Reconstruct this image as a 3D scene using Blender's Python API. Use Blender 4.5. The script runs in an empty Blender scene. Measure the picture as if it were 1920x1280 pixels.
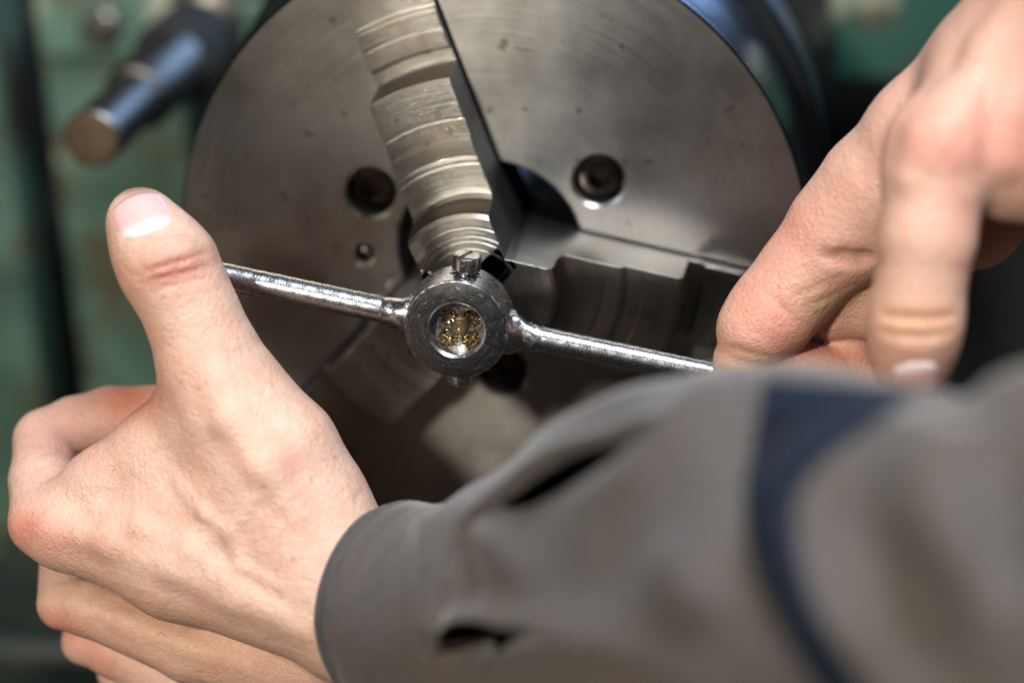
import bpy, bmesh, math, random
import numpy as np
from mathutils import Vector, Matrix
from mathutils.bvhtree import BVHTree
rad = math.radians
rng = np.random.default_rng(7)
random.seed(7)
S = bpy.context.scene
COL = S.collection

# ------------------------------------------------------------------ camera
# Place frame (mm): origin = centre of the chuck's front face, +Y into the machine, +Z up.
LIFT = np.array([0, 0, 1100.0])                 # the chuck's axis is 1.1 m above the floor
AZ, EL = -0.132297, -0.383111
CC = np.array([-6.8707, 28.8862, 675.094])       # chuck centre in camera axes (right, up, forward)
FPX = 4000.0                                     # 75 mm lens on a 36 mm sensor, photograph 1920 wide
nrm = np.array([math.sin(AZ)*math.cos(EL), math.sin(EL), -math.cos(AZ)*math.cos(EL)])
ez = np.array([0, 1, 0]) - nrm*nrm[1]; ez /= np.linalg.norm(ez)
ex = np.cross(ez, -nrm)
if ex[0] < 0: ex = -ex
M3 = np.stack([ex, -nrm, ez])                    # camera vector -> place vector
D0 = 613.9                                       # depth of the die (plane of focus)

def c2p(P):                                      # camera (right, up, forward) -> place, mm
    return (np.asarray(P, float) - CC) @ M3.T
def q2p(Q):                                      # q = (right, up, towards the lens from the die) -> place
    Q = np.asarray(Q, float)
    return c2p(np.stack([Q[..., 0], Q[..., 1], D0 - Q[..., 2]], -1))
def pq(px, py, z=0.0):                           # picture point and nearness -> q
    d = D0 - z
    return np.array([(px-960)*d/FPX, -(py-640)*d/FPX, z])
def q2px(Q):
    d = D0 - Q[..., 2]
    return 960 + FPX*Q[..., 0]/d, 640 - FPX*Q[..., 1]/d
CAMP = c2p(np.zeros(3))
def ray_y(px, py, Y):                            # where the sight line meets the plane y = Y
    d = M3 @ np.array([(px-960)/FPX, -(py-640)/FPX, 1.0])
    return CAMP + d*((Y-CAMP[1])/d[1])
def m(p):                                        # mm place -> metres world
    return Vector(((np.asarray(p)+LIFT)/1000.0).tolist())

cam = bpy.data.cameras.new("Camera"); camo = bpy.data.objects.new("Camera", cam); COL.objects.link(camo)
cam.sensor_width = 36; cam.lens = 75; cam.clip_start = 0.02; cam.clip_end = 50
R = Matrix(np.stack([M3 @ np.array([1, 0, 0]), M3 @ np.array([0, 1, 0]), M3 @ np.array([0, 0, -1])], 1).tolist())
camo.matrix_world = Matrix.Translation(m(CAMP)) @ R.to_4x4()
cam.dof.use_dof = True; cam.dof.focus_distance = 0.612; cam.dof.aperture_fstop = 3.3
S.camera = camo

# ------------------------------------------------------------------ light
W = bpy.data.worlds.new("World"); S.world = W; W.use_nodes = True
W.node_tree.nodes["Background"].inputs[0].default_value = (0.60, 0.56, 0.52, 1)
W.node_tree.nodes["Background"].inputs[1].default_value = 0.045
def lamp(name, q_dir, dist, size, power, col, target=(0, -40, 0)):
    l = bpy.data.lights.new(name, 'AREA'); l.shape = 'DISK'; l.size = size; l.energy = power; l.color = col
    o = bpy.data.objects.new(name, l); COL.objects.link(o)
    d = np.array(q_dir, float); d /= np.linalg.norm(d)
    p = m(np.array(target) + d*dist*1000); o.location = p
    o.rotation_euler = (m(target) - p).to_track_quat('-Z', 'Y').to_euler()
    return o
cdir = CAMP/np.linalg.norm(CAMP)
kq = M3 @ np.array([-math.sin(rad(20)), math.sin(rad(9)), -math.cos(rad(20))])
lamp("key_lamp", kq, 1.6, 0.13, 27.5, (1.0, 0.94, 0.84))
lamp("window_light", (0.34, -0.28, 0.90), 1.1, 0.40, 18.0, (0.80, 0.89, 1.0))
lamp("back_window", (0.36, 0.86, 0.40), 1.2, 0.6, 6.0, (0.33, 0.56, 1.0))
S.view_settings.view_transform = 'Standard'; S.view_settings.look = 'None'
S.view_settings.exposure = 0; S.view_settings.gamma = 1
S.cycles.use_denoising = True
S.cycles.max_bounces = 8

# ------------------------------------------------------------------ helpers
def new_mat(name):
    mt = bpy.data.materials.new(name); mt.use_nodes = True
    nt = mt.node_tree; b = nt.nodes["Principled BSDF"]
    return mt, nt, b
def N(nt, t, **kw):
    n = nt.nodes.new(t)
    for k, v in kw.items(): setattr(n, k, v)
    return n
def L(nt, a, b): nt.links.new(a, b)
def ramp(nt, fac, stops):
    r = N(nt, 'ShaderNodeValToRGB')
    e = r.color_ramp.elements
    while len(e) < len(stops): e.new(0.5)
    for el, (p, c) in zip(e, stops):
        el.position = p; el.color = (c if len(c) == 4 else (*c, 1)) if hasattr(c, '__len__') else (c, c, c, 1)
    L(nt, fac, r.inputs[0]); return r.outputs[0]
def noise(nt, vec, scale, detail=4, rough=0.55, dist=0.0):
    n = N(nt, 'ShaderNodeTexNoise'); n.inputs['Scale'].default_value = scale
    n.inputs['Detail'].default_value = detail; n.inputs['Roughness'].default_value = rough
    n.inputs['Distortion'].default_value = dist
    if vec is not None: L(nt, vec, n.inputs['Vector'])
    return n.outputs[0]
def math_(nt, op, a, b=None, c=None):
    n = N(nt, 'ShaderNodeMath', operation=op)
    for i, x in enumerate((a, b, c)):
        if x is None: continue
        if isinstance(x, (int, float)): n.inputs[i].default_value = x
        else: L(nt, x, n.inputs[i])
    return n.outputs[0]
def mixc(nt, fac, a, b, mode='MIX'):
    n = N(nt, 'ShaderNodeMix', data_type='RGBA', blend_type=mode)
    if isinstance(fac, (int, float)): n.inputs[0].default_value = fac
    else: L(nt, fac, n.inputs[0])
    for i, x in ((6, a), (7, b)):
        if isinstance(x, tuple): n.inputs[i].default_value = (*x, 1) if len(x) == 3 else x
        else: L(nt, x, n.inputs[i])
    return n.outputs[2]
def bump(nt, b, h, strength, dist, prev=None):
    n = N(nt, 'ShaderNodeBump'); n.inputs['Strength'].default_value = strength; n.inputs['Distance'].default_value = dist
    L(nt, h, n.inputs['Height'])
    if prev is not None: L(nt, prev, n.inputs['Normal'])
    L(nt, n.outputs[0], b.inputs['Normal']); return n.outputs[0]
def objc(nt): return N(nt, 'ShaderNodeTexCoord').outputs['Object']

def empty(name, loc, label, cat, group=None):
    o = bpy.data.objects.new(name, None); COL.objects.link(o); o.location = m(loc)
    o['label'] = label; o['category'] = cat; o.empty_display_size = 0.01
    if group: o['group'] = group
    o['_loc'] = [float(x) for x in loc]
    return o
def root_loc(o):
    while o.parent is not None: o = o.parent
    return np.array(o['_loc']) if '_loc' in o else np.zeros(3)
def mk(name, V, F, mat, parent=None, loc=None, smooth=True, sharp=35, uvc=False):
    """V: place coordinates in mm; baked relative to the thing's root."""
    V = np.asarray(V, float)
    base = root_loc(parent) if parent is not None else (np.array(loc) if loc is not None else V.mean(0))
    me = bpy.data.meshes.new(name)
    me.from_pydata(((V-base)/1000.0).tolist(), [], [list(map(int, f)) for f in F]); me.update()
    bm = bmesh.new(); bm.from_mesh(me); bmesh.ops.recalc_face_normals(bm, faces=bm.faces); bm.to_mesh(me); bm.free()
    o = bpy.data.objects.new(name, me); COL.objects.link(o)
    if mat: me.materials.append(mat)
    if parent is not None: o.parent = parent
    else:
        o.location = m(base); o['_loc'] = [float(x) for x in base]
    finish(o, smooth, sharp)
    return o
def finish(o, smooth=True, sharp=35):
    me = o.data
    me.polygons.foreach_set('use_smooth', [smooth]*len(me.polygons))
    if smooth and sharp: me.set_sharp_from_angle(angle=rad(sharp))
    me.update()
def bevel(o, w, seg=2, ang=30):
    b = o.modifiers.new('bevel', 'BEVEL'); b.width = w/1000; b.segments = seg; b.limit_method = 'ANGLE'; b.angle_limit = rad(ang)
def bake(o):
    dg = bpy.context.evaluated_depsgraph_get(); dg.update()
    me = bpy.data.meshes.new_from_object(o.evaluated_get(dg)); o.modifiers.clear(); o.data = me
def cut(o, cutters):
    for c in cutters:
        b = o.modifiers.new('cut', 'BOOLEAN'); b.operation = 'DIFFERENCE'; b.object = c; b.solver = 'EXACT'
    bpy.context.view_layer.update(); bake(o)
    for c in cutters: bpy.data.objects.remove(c)
def circ_uv(o):
    """u runs round the chuck's axis, so brushed steel shines along its turning marks"""
    me = o.data; uv = me.uv_layers.new(name='turning')
    co = np.empty(len(me.vertices)*3); me.vertices.foreach_get('co', co); co = co.reshape(-1, 3)
    out = np.zeros((len(me.loops), 2))
    for p in me.polygons:
        vs = co[list(p.vertices)]; c = vs.mean(0); a0 = math.atan2(c[2], c[0])
        a = np.arctan2(vs[:, 2], vs[:, 0]); a = a0 + (a-a0+math.pi) % (2*math.pi) - math.pi
        out[p.loop_start:p.loop_start+p.loop_total, 0] = a*0.2
        out[p.loop_start:p.loop_start+p.loop_total, 1] = np.hypot(vs[:, 0], vs[:, 2])*10 + vs[:, 1]*10
    uv.data.foreach_set('uv', out.ravel())
def lathe(prof, seg=96, closed=True):
    """profile of (radius, y) turned about the Y axis"""
    n = len(prof); V = []; F = []
    for k in range(seg):
        a = 2*math.pi*k/seg
        for r, y in prof: V.append((r*math.cos(a), y, r*math.sin(a)))
    for k in range(seg):
        k2 = (k+1) % seg
        for i in range(n if closed else n-1):
            j = (i+1) % n; F.append((k*n+i, k*n+j, k2*n+j, k2*n+i))
    return np.array(V), F
def rod_lathe(prof, a, b, seg=32, up=None):
    """(radius, t along a->b in mm) turned about the line a->b, capped"""
    a = np.array(a, float); b = np.array(b, float); d = (b-a)/np.linalg.norm(b-a)
    u = np.cross(d, [0.3, 0.1, 0.95]); u /= np.linalg.norm(u); w = np.cross(d, u)
    V = []; F = []; n = len(prof)
    for r, t in prof:
        for k in range(seg):
            an = 2*math.pi*k/seg; V.append(a + d*t + r*(u*math.cos(an)+w*math.sin(an)))
    for i in range(n-1):
        for k in range(seg):
            k2 = (k+1) % seg; F.append((i*seg+k, i*seg+k2, (i+1)*seg+k2, (i+1)*seg+k))
    F.append(tuple(range(seg))); F.append(tuple((n-1)*seg+k for k in reversed(range(seg))))
    return np.array(V), F
def box(c, s, rot=None):
    V = np.array([(x, y, z) for x in (-.5, .5) for y in (-.5, .5) for z in (-.5, .5)])*np.array(s)
    if rot is not None: V = V @ np.array(rot).T
    return V+np.array(c), [(0, 1, 3, 2), (4, 6, 7, 5), (0, 4, 5, 1), (2, 3, 7, 6), (0, 2, 6, 4), (1, 5, 7, 3)]
def slab(x0, x1, y0, y1, z0, z1): return box(((x0+x1)/2, (y0+y1)/2, (z0+z1)/2), (x1-x0, y1-y0, z1-z0))

# ------------------------------------------------------------------ materials
def steel(name, col=(0.42, 0.39, 0.35), rough=0.36, aniso=0.0, ring_scale=0, ring_bump=0.0, spots=0.0, metallic=1.0,
          pit=0.0, pit_scale=900, pit_bump=0.3, pit_at=(0.40, 0.52), blotch=0.25, tint=None, scratch=0.0):
    mt, nt, b = new_mat(name); oc = objc(nt)
    b.inputs['Metallic'].default_value = metallic
    big = noise(nt, oc, 28, 5, 0.6)
    c = mixc(nt, ramp(nt, big, [(0.3, 0.0), (0.7, 1.0)]), tuple(x*(1-blotch) for x in col), tuple(min(1, x*(1+blotch*0.5)) for x in col))
    if tint: c = mixc(nt, ramp(nt, noise(nt, oc, 45, 3), [(0.52, 0.0), (0.72, 1.0)]), c, tint)
    rg = math_(nt, 'MULTIPLY_ADD', big, 0.22, rough-0.11)
    h = None
    if ring_scale:
        sx = N(nt, 'ShaderNodeSeparateXYZ'); L(nt, oc, sx.inputs[0])
        r = math_(nt, 'SQRT', math_(nt, 'ADD', math_(nt, 'MULTIPLY', sx.outputs[0], sx.outputs[0]), math_(nt, 'MULTIPLY', sx.outputs[2], sx.outputs[2])))
        an = math_(nt, 'ARCTAN2', sx.outputs[2], sx.outputs[0])
        cv = N(nt, 'ShaderNodeCombineXYZ'); L(nt, math_(nt, 'MULTIPLY', r, ring_scale), cv.inputs[0]); L(nt, math_(nt, 'MULTIPLY', an, 1.6), cv.inputs[1])
        g = noise(nt, cv.outputs[0], 1.0, 5, 0.7)
        c = mixc(nt, 0.35, c, ramp(nt, g, [(0.3, 0.45), (0.7, 1.0)]), 'MULTIPLY')
        rg = math_(nt, 'ADD', rg, math_(nt, 'MULTIPLY_ADD', g, 0.16, -0.08))
        bump(nt, b, g, ring_bump, 0.0002)
        if scratch:
            cv2 = N(nt, 'ShaderNodeCombineXYZ'); L(nt, math_(nt, 'MULTIPLY', r, 900), cv2.inputs[0]); L(nt, math_(nt, 'MULTIPLY', an, 7.0), cv2.inputs[1])
            sc = ramp(nt, noise(nt, cv2.outputs[0], 1.0, 2, 0.5), [(0.69, 0.0), (0.74, 1.0)])
            rg = math_(nt, 'SUBTRACT', rg, math_(nt, 'MULTIPLY', sc, 0.12)); c = mixc(nt, math_(nt, 'MULTIPLY', sc, scratch), c, (0.85, 0.80, 0.72))
    if spots:
        sp = ramp(nt, noise(nt, oc, 190, 2, 0.4), [(0.67, 0.0), (0.74, 1.0)])
        c = mixc(nt, math_(nt, 'MULTIPLY', sp, spots), c, (0.09, 0.055, 0.03))
    if pit:
        p = ramp(nt, noise(nt, oc, pit_scale, 3, 0.65), [(pit_at[0], 0.0), (pit_at[1], 1.0)])
        c = mixc(nt, math_(nt, 'MULTIPLY', math_(nt, 'SUBTRACT', 1.0, p), pit), c, (0.018, 0.018, 0.02))
        rg = math_(nt, 'ADD', rg, math_(nt, 'MULTIPLY', math_(nt, 'SUBTRACT', 1.0, p), 0.35))
        bump(nt, b, p, pit_bump, 0.00018)
    L(nt, c, b.inputs['Base Color'])
    L(nt, math_(nt, 'MAXIMUM', rg, 0.12), b.inputs['Roughness'])
    if aniso:
        b.inputs['Anisotropic'].default_value = aniso; b.inputs['Anisotropic Rotation'].default_value = 0.25
        t = N(nt, 'ShaderNodeTangent', direction_type='UV_MAP', uv_map='turning'); L(nt, t.outputs[0], b.inputs['Tangent'])
    return mt
M_face = steel('turned_steel', (0.45, 0.425, 0.38), 0.40, 0.58, 2600, 0.14, 0.55, scratch=0.5)
M_side = steel('dark_rim_steel', (0.15, 0.16, 0.18), 0.2)
M_jaw = steel('jaw_steel', (0.42, 0.395, 0.35), 0.34, 0.80, 1500, 0.9, 0.6, tint=(0.33, 0.28, 0.21), scratch=0.5)
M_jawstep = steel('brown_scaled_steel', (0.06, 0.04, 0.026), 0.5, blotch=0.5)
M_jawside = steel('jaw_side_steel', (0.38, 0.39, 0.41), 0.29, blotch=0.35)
M_bolt = steel('oiled_bolt_steel', (0.06, 0.05, 0.04), 0.24, blotch=0.4)
M_ringside = steel('ring_side_steel', (0.42, 0.43, 0.45), 0.27, pit=0.06, pit_scale=900, pit_bump=0.03, pit_at=(0.34, 0.42), blotch=0.15)
M_ring_old = steel('worn_ring_steel', (0.30, 0.30, 0.31), 0.26, pit=0.35, pit_scale=1300, pit_bump=0.12, pit_at=(0.36, 0.46))
M_rod = steel('pitted_rod_steel', (0.46, 0.46, 0.47), 0.25, pit=0.85, pit_scale=1900, pit_bump=0.16, pit_at=(0.38, 0.47))
def ringface():
    mt, nt, b = new_mat('blackened_ring_face'); oc = objc(nt); b.inputs['Metallic'].default_value = 1.0
    sx = N(nt, 'ShaderNodeSeparateXYZ'); L(nt, oc, sx.inputs[0])
    x = math_(nt, 'SUBTRACT', sx.outputs[0], RINGC[0]); z = math_(nt, 'SUBTRACT', sx.outputs[2], RINGC[1])
    r = math_(nt, 'SQRT', math_(nt, 'ADD', math_(nt, 'MULTIPLY', x, x), math_(nt, 'MULTIPLY', z, z)))
    an = math_(nt, 'ARCTAN2', z, x); cv = N(nt, 'ShaderNodeCombineXYZ')
    L(nt, math_(nt, 'MULTIPLY', r, 3600), cv.inputs[0]); L(nt, math_(nt, 'MULTIPLY', an, 2.2), cv.inputs[1])
    g = noise(nt, cv.outputs[0], 1.0, 4, 0.7)
    cv2 = N(nt, 'ShaderNodeCombineXYZ'); L(nt, math_(nt, 'MULTIPLY', r, 900), cv2.inputs[0]); L(nt, math_(nt, 'MULTIPLY', an, 7.0), cv2.inputs[1])
    fl = ramp(nt, noise(nt, cv2.outputs[0], 1.0, 4, 0.7, 0.6), [(0.62, 0.0), (0.67, 1.0)])
    c = mixc(nt, ramp(nt, g, [(0.35, 0.0), (0.7, 1.0)]), (0.05, 0.05, 0.053), (0.22, 0.22, 0.225))
    edge = N(nt, 'ShaderNodeClamp'); L(nt, math_(nt, 'MULTIPLY', math_(nt, 'SUBTRACT', math_(nt, 'ADD', r, math_(nt, 'MULTIPLY', noise(nt, oc, 420, 4), 0.0016)), 0.01545), 4000.0), edge.inputs[0]); edge = edge.outputs[0]
    c = mixc(nt, math_(nt, 'MAXIMUM', math_(nt, 'MULTIPLY', fl, 0.9), edge), c, (0.46, 0.45, 0.44))
    L(nt, c, b.inputs['Base Color']); L(nt, math_(nt, 'MULTIPLY_ADD', g, 0.25, 0.26), b.inputs['Roughness'])
    p = bump(nt, b, g, 0.45, 0.0002); bump(nt, b, fl, 0.35, 0.00012, p)
    return mt
M_screw = steel('bright_screw_steel', (0.55, 0.56, 0.58), 0.22, pit=0.25, pit_scale=700, pit_bump=0.05, pit_at=(0.3, 0.4))
M_die = steel('die_steel', (0.38, 0.36, 0.33), 0.3, pit=0.4, pit_scale=700)
M_brass = steel('brass_rod', (0.60, 0.44, 0.25), 0.36, 0, 3000, 0.2)
M_chip = steel('brass_chip', (0.78, 0.55, 0.24), 0.16, blotch=0.7, spots=0.9)
M_shaft = steel('shaft_steel', (0.19, 0.175, 0.15), 0.42, blotch=0.4)
M_shaftend = steel('rusty_shaft_end', (0.19, 0.135, 0.085), 0.55, blotch=0.6)
M_dark = steel('dark_reflection_steel', (0.05, 0.055, 0.06), 0.4)  # near-black base stands in for the dark surroundings these plates reflect
def oil():
    mt, nt, b = new_mat('black_oil'); b.inputs['Base Color'].default_value = (0.012, 0.008, 0.004, 1); b.inputs['Roughness'].default_value = 0.08
    return mt
M_oil = oil()
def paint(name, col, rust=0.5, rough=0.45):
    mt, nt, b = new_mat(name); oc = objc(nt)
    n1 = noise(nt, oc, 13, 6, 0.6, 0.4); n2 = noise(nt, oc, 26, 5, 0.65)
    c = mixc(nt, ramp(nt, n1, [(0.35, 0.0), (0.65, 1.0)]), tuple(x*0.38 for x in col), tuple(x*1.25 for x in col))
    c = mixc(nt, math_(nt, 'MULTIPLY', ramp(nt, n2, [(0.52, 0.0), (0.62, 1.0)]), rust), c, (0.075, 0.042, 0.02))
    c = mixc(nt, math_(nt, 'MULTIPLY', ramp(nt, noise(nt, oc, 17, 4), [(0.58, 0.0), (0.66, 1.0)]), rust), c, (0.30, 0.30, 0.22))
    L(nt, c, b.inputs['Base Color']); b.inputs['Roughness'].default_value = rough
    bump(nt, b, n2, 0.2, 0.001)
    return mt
M_black = paint('shade_and_black_paint', (0.006, 0.007, 0.007), 0.1, 0.8)  # black stands in for shade in the bore, recess and gap
M_green = paint('worn_green_paint', (0.080, 0.140, 0.100), 0.9)
M_teal = paint('teal_machine_paint', (0.013, 0.050, 0.037), 0.8)
M_darkgreen = paint('dark_green_paint', (0.016, 0.028, 0.024), 0.3)
def skin():
    mt, nt, b = new_mat('skin'); oc = objc(nt)
    at = N(nt, 'ShaderNodeAttribute', attribute_name='tone')
    n1 = noise(nt, oc, 75, 5, 0.65); n2 = noise(nt, oc, 420, 3, 0.6)
    c = mixc(nt, math_(nt, 'MULTIPLY', ramp(nt, n1, [(0.44, 0.0), (0.66, 1.0)]), 0.5), at.outputs['Color'], (0.60, 0.28, 0.205))
    gr = noise(nt, oc, 520, 2, 0.5)
    c = mixc(nt, math_(nt, 'MULTIPLY', ramp(nt, gr, [(0.66, 0.0), (0.74, 1.0)]), 0.45), c, (0.30, 0.17, 0.11))
    c = mixc(nt, 0.22, c, ramp(nt, n2, [(0.3, 0.70), (0.7, 1.0)]), 'MULTIPLY')
    L(nt, c, b.inputs['Base Color'])
    b.inputs['Subsurface Weight'].default_value = 0.22
    b.inputs['Subsurface Radius'].default_value = (1.0, 0.36, 0.18); b.inputs['Subsurface Scale'].default_value = 0.0035
    L(nt, math_(nt, 'MULTIPLY_ADD', n2, 0.2, 0.36), b.inputs['Roughness'])
    b.inputs['Specular IOR Level'].default_value = 0.38
    v = N(nt, 'ShaderNodeTexVoronoi', feature='DISTANCE_TO_EDGE'); v.inputs['Scale'].default_value = 620
    wv = N(nt, 'ShaderNodeVectorMath', operation='ADD')
    L(nt, oc, wv.inputs[0])
    nz = N(nt, 'ShaderNodeTexNoise'); nz.inputs['Scale'].default_value = 300; L(nt, oc, nz.inputs['Vector'])
    sc = N(nt, 'ShaderNodeVectorMath', operation='SCALE'); sc.inputs['Scale'].default_value = 0.0022; L(nt, nz.outputs['Color'], sc.inputs[0]); L(nt, sc.outputs[0], wv.inputs[1])
    L(nt, wv.outputs[0], v.inputs['Vector'])
    p1 = bump(nt, b, math_(nt, 'MINIMUM', v.outputs['Distance'], 0.22), 0.45, 0.0008)
    p2 = bump(nt, b, noise(nt, oc, 230, 5, 0.65, 0.8), 0.42, 0.0016, p1)
    return mt
M_skin = skin()
def nailm():
    mt, nt, b = new_mat('fingernail'); at = N(nt, 'ShaderNodeAttribute', attribute_name='tone')
    L(nt, at.outputs['Color'], b.inputs['Base Color']); b.inputs['Roughness'].default_value = 0.26
    b.inputs['Subsurface Weight'].default_value = 0.15; b.inputs['Subsurface Scale'].default_value = 0.002
    return mt
M_nail = nailm()
def cloth(name, col, blue=(0.10, 0.10, 0.12)):
    mt, nt, b = new_mat(name); oc = objc(nt)
    c = mixc(nt, ramp(nt, noise(nt, oc, 18, 4, 0.6), [(0.35, 0.0), (0.65, 1.0)]), col, blue)
    w1 = N(nt, 'ShaderNodeTexWave', wave_type='BANDS', bands_direction='DIAGONAL'); w1.inputs['Scale'].default_value = 620; w1.inputs['Distortion'].default_value = 1.2
    L(nt, oc, w1.inputs['Vector'])
    c = mixc(nt, 0.25, c, ramp(nt, w1.outputs['Fac'], [(0.0, 0.72), (1.0, 1.0)]), 'MULTIPLY')
    c = mixc(nt, 0.5, c, ramp(nt, noise(nt, oc, 420, 3, 0.7), [(0.3, 0.62), (0.7, 1.15)]), 'MULTIPLY')
    L(nt, c, b.inputs['Base Color']); b.inputs['Roughness'].default_value = 0.85
    b.inputs['Sheen Weight'].default_value = 0.25; b.inputs['Sheen Roughness'].default_value = 0.4
    b.inputs['Specular IOR Level'].default_value = 0.2
    p = bump(nt, b, w1.outputs['Fac'], 0.25, 0.0003); bump(nt, b, noise(nt, oc, 70, 4), 0.35, 0.003, p)
    return mt
M_cloth = cloth('grey_brown_workwear', (0.088, 0.070, 0.056), (0.080, 0.072, 0.070))
M_cuff = cloth('grey_cuff_cloth', (0.066, 0.062, 0.058), (0.064, 0.063, 0.065))
M_stripe = cloth('navy_cloth', (0.004, 0.007, 0.014), (0.006, 0.012, 0.026))
M_stripe.node_tree.nodes['Principled BSDF'].inputs['Sheen Weight'].default_value = 0.03

# ------------------------------------------------------------------ chuck
FACE = np.zeros(3)
chuck = empty('lathe_chuck', FACE, 'large round steel lathe chuck with three stepped jaws behind the die stock', 'lathe chuck')
R0, RB = 100.0, 29.5
prof = [(RB, 0.6), (RB+0.6, 0), (R0-0.8, 0), (R0, 0.8), (R0, 5.6), (R0-0.5, 6.0), (R0-0.5, 6.5), (R0, 6.9), (R0, 70), (R0-2, 72), (RB, 72)]
V, F = lathe(prof, 288)
body = mk('chuck_body', V, F, M_face, chuck)
def pol(r, a): return np.array([r*math.cos(rad(a)), r*math.sin(rad(a))])
def counterbore(x, z, r, depth, ch=0.9, seg=48):
    V, F = rod_lathe([(r+ch, -1.0), (r+ch, 0.0), (r, ch), (r, depth)], (x, 0, z), (x, 100, z), seg)
    return mk('cutter', V, F, None, chuck)
JAW = (108, -14, 226); BOLT = (152.57, 32.57, -87.43)
cutters = []
for a in JAW:
    c, s = math.cos(rad(a)), math.sin(rad(a))
    rot = np.array([[c, 0, -s], [0, 1, 0], [s, 0, c]])       # columns: radial, depth, lateral
    V, F = box((60, 20, 0), (100, 60, 27.6)); cutters.append(mk('cutter', V @ rot.T, F, None, chuck))
for a in BOLT:
    x, z = pol(41.8, a); cutters.append(counterbore(x, z, 8.0, 9.0))
def on_face(px, py): p = ray_y(px, py, 0.0); return p[0], p[2]
for px, py, r in ((682, 477, 3.3), (742, 536, 3.6)):
    x, z = on_face(px, py); cutters.append(counterbore(x, z, r, 4.0, 0.7))
cut(body, cutters)
finish(body, True, 30); circ_uv(body)
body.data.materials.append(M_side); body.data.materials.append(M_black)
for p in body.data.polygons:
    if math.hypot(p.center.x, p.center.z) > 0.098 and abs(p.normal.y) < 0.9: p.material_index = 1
    elif p.center.y > 0.004 and abs(p.normal.y) < 0.5: p.material_index = 2  # walls of the bore and holes: shade put into the colour
V, F = lathe([(18, 70), (RB+0.5, 70), (RB+0.5, 74), (18, 74)], 96)
mk('bore_plate', V, F, M_dark, chuck)
V, F = lathe([(30, 72.5), (104, 72.5), (106, 74), (106, 104), (100, 110), (30, 110)], 160)
mk('back_plate', V, F, M_dark, chuck)
V, F = lathe([(20, 110), (72, 110), (72, 205), (20, 205)], 96)
mk('spindle_nose', V, F, M_dark, chuck)

def jaw_mesh(ang):
    g = lambda r, h, d=0.3, w=0.35: [(r-w, h), (r, h-d), (r+w, h)]     # a turned groove
    P = [(None, 39.0)]
    for r in (14.3, 16.6, 18.2, 20.9): P += g(r, 39.0)
    P += [(23.7, 39.0), (24.9, 37.8), (25.4, 36.0), (25.6, 30), (26.0, 26.4), (27.0, 24.3), (28.6, 23.9)]
    P += g(36.2, 24.0, 0.25, 0.5) + g(38.3, 24.0, 0.15, 0.4) + [(43.0, 24.0), (44.3, 22.7), (44.4, 21.6)] + g(49.6, 21.6, 0.3, 0.5)
    P += [(60.6, 21.6), (61.8, 20.4), (62.3, 12), (62.8, 4.4), (63.4, 3.4), (66.6, 3.4), (67.2, 3.9), (67.9, 5.5), (68.8, 5.6)]
    P += g(74.0, 5.6, 0.3, 0.5) + [(79.0, 5.6), (79.8, 5.0), (80.4, 3.4), (81.0, 3.0), (97.0, 3.0), (98.5, 2.2)]
    qs = np.linspace(-13, 13, 21)
    nq, npf = len(qs), len(P); V = []; F = []
    for (r, h) in P:
        for q in qs:
            t = (5.5+abs(q)*0.5) if r is None else math.sqrt(r*r-q*q)
            V.append((t, h, q))
    # long flats get ring arcs at both ends only; the walls hang from the outline
    for i in range(npf-1):
        for j in range(nq-1): F.append((i*nq+j, i*nq+j+1, (i+1)*nq+j+1, (i+1)*nq+j))
    loop = [j for j in range(nq)] + [i*nq+nq-1 for i in range(1, npf)] + [(npf-1)*nq+j for j in range(nq-2, -1, -1)] + [i*nq for i in range(npf-2, 0, -1)]
    off = len(V)
    for k in loop: V.append((V[k][0], -24.0, V[k][2]))
    for k in range(len(loop)):
        k2 = (k+1) % len(loop); F.append((loop[k], loop[k2], off+k2, off+k))
    F.append(tuple(range(off, off+len(loop))))
    c, s = math.cos(rad(ang)), math.sin(rad(ang))
    V = np.array(V); out = np.stack([V[:, 0]*c + V[:, 2]*s, -V[:, 1], V[:, 0]*s - V[:, 2]*c], 1)
    return out, F
for k, a in enumerate(JAW):
    V, F = jaw_mesh(a); j = mk('jaw', V, F, M_jaw, chuck, sharp=24)
    j['label'] = ('stepped jaw pointing up, bronze sheen on its steps', 'stepped jaw pointing right with dark steps and a bright upper side', 'stepped jaw pointing down left in shadow')[k]
    circ_uv(j)
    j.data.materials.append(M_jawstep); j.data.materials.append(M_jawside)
    bevel(j, 0.28, 2, 50); bake(j)
    ax_ = Vector((math.cos(rad(a)), 0, math.sin(rad(a))))
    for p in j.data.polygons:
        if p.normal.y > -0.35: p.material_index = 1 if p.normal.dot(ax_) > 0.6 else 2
def hexcut(x, z, y0, depth, rr, rot):
    V = []; F = []
    for y in (y0-1, y0+depth):
        for k in range(6): V.append((x+rr*math.cos(rad(60*k+rot)), y, z+rr*math.sin(rad(60*k+rot))))
    F = [tuple(range(6)), tuple(range(11, 5, -1))]+[(k, (k+1) % 6, 6+(k+1) % 6, 6+k) for k in range(6)]
    return mk('cutter', V, F, None, chuck)
for k, a in enumerate(BOLT):
    x, z = pol(41.8, a)
    V, F = rod_lathe([(5.6, 0), (6.6, 0.3), (7.0, 0.9), (7.0, 6)], (x, 3.4, z), (x, 50, z), 48)
    b = mk('socket_bolt', V, F, M_bolt, chuck); cut(b, [hexcut(x, z, 3.4, 4.5, 4.0, 30)]); finish(b, True, 30)
for px, py, r in ((682, 477, 3.0),):
    x, z = on_face(px, py)
    V, F = rod_lathe([(0.05, 0), (1.4, 0.25), (2.5, 1.1), (3.1, 2.6), (3.1, 3.9)], (x, 0.9, z), (x, 50, z), 32)
    mk('plug', V, F, M_bolt, chuck)

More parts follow.
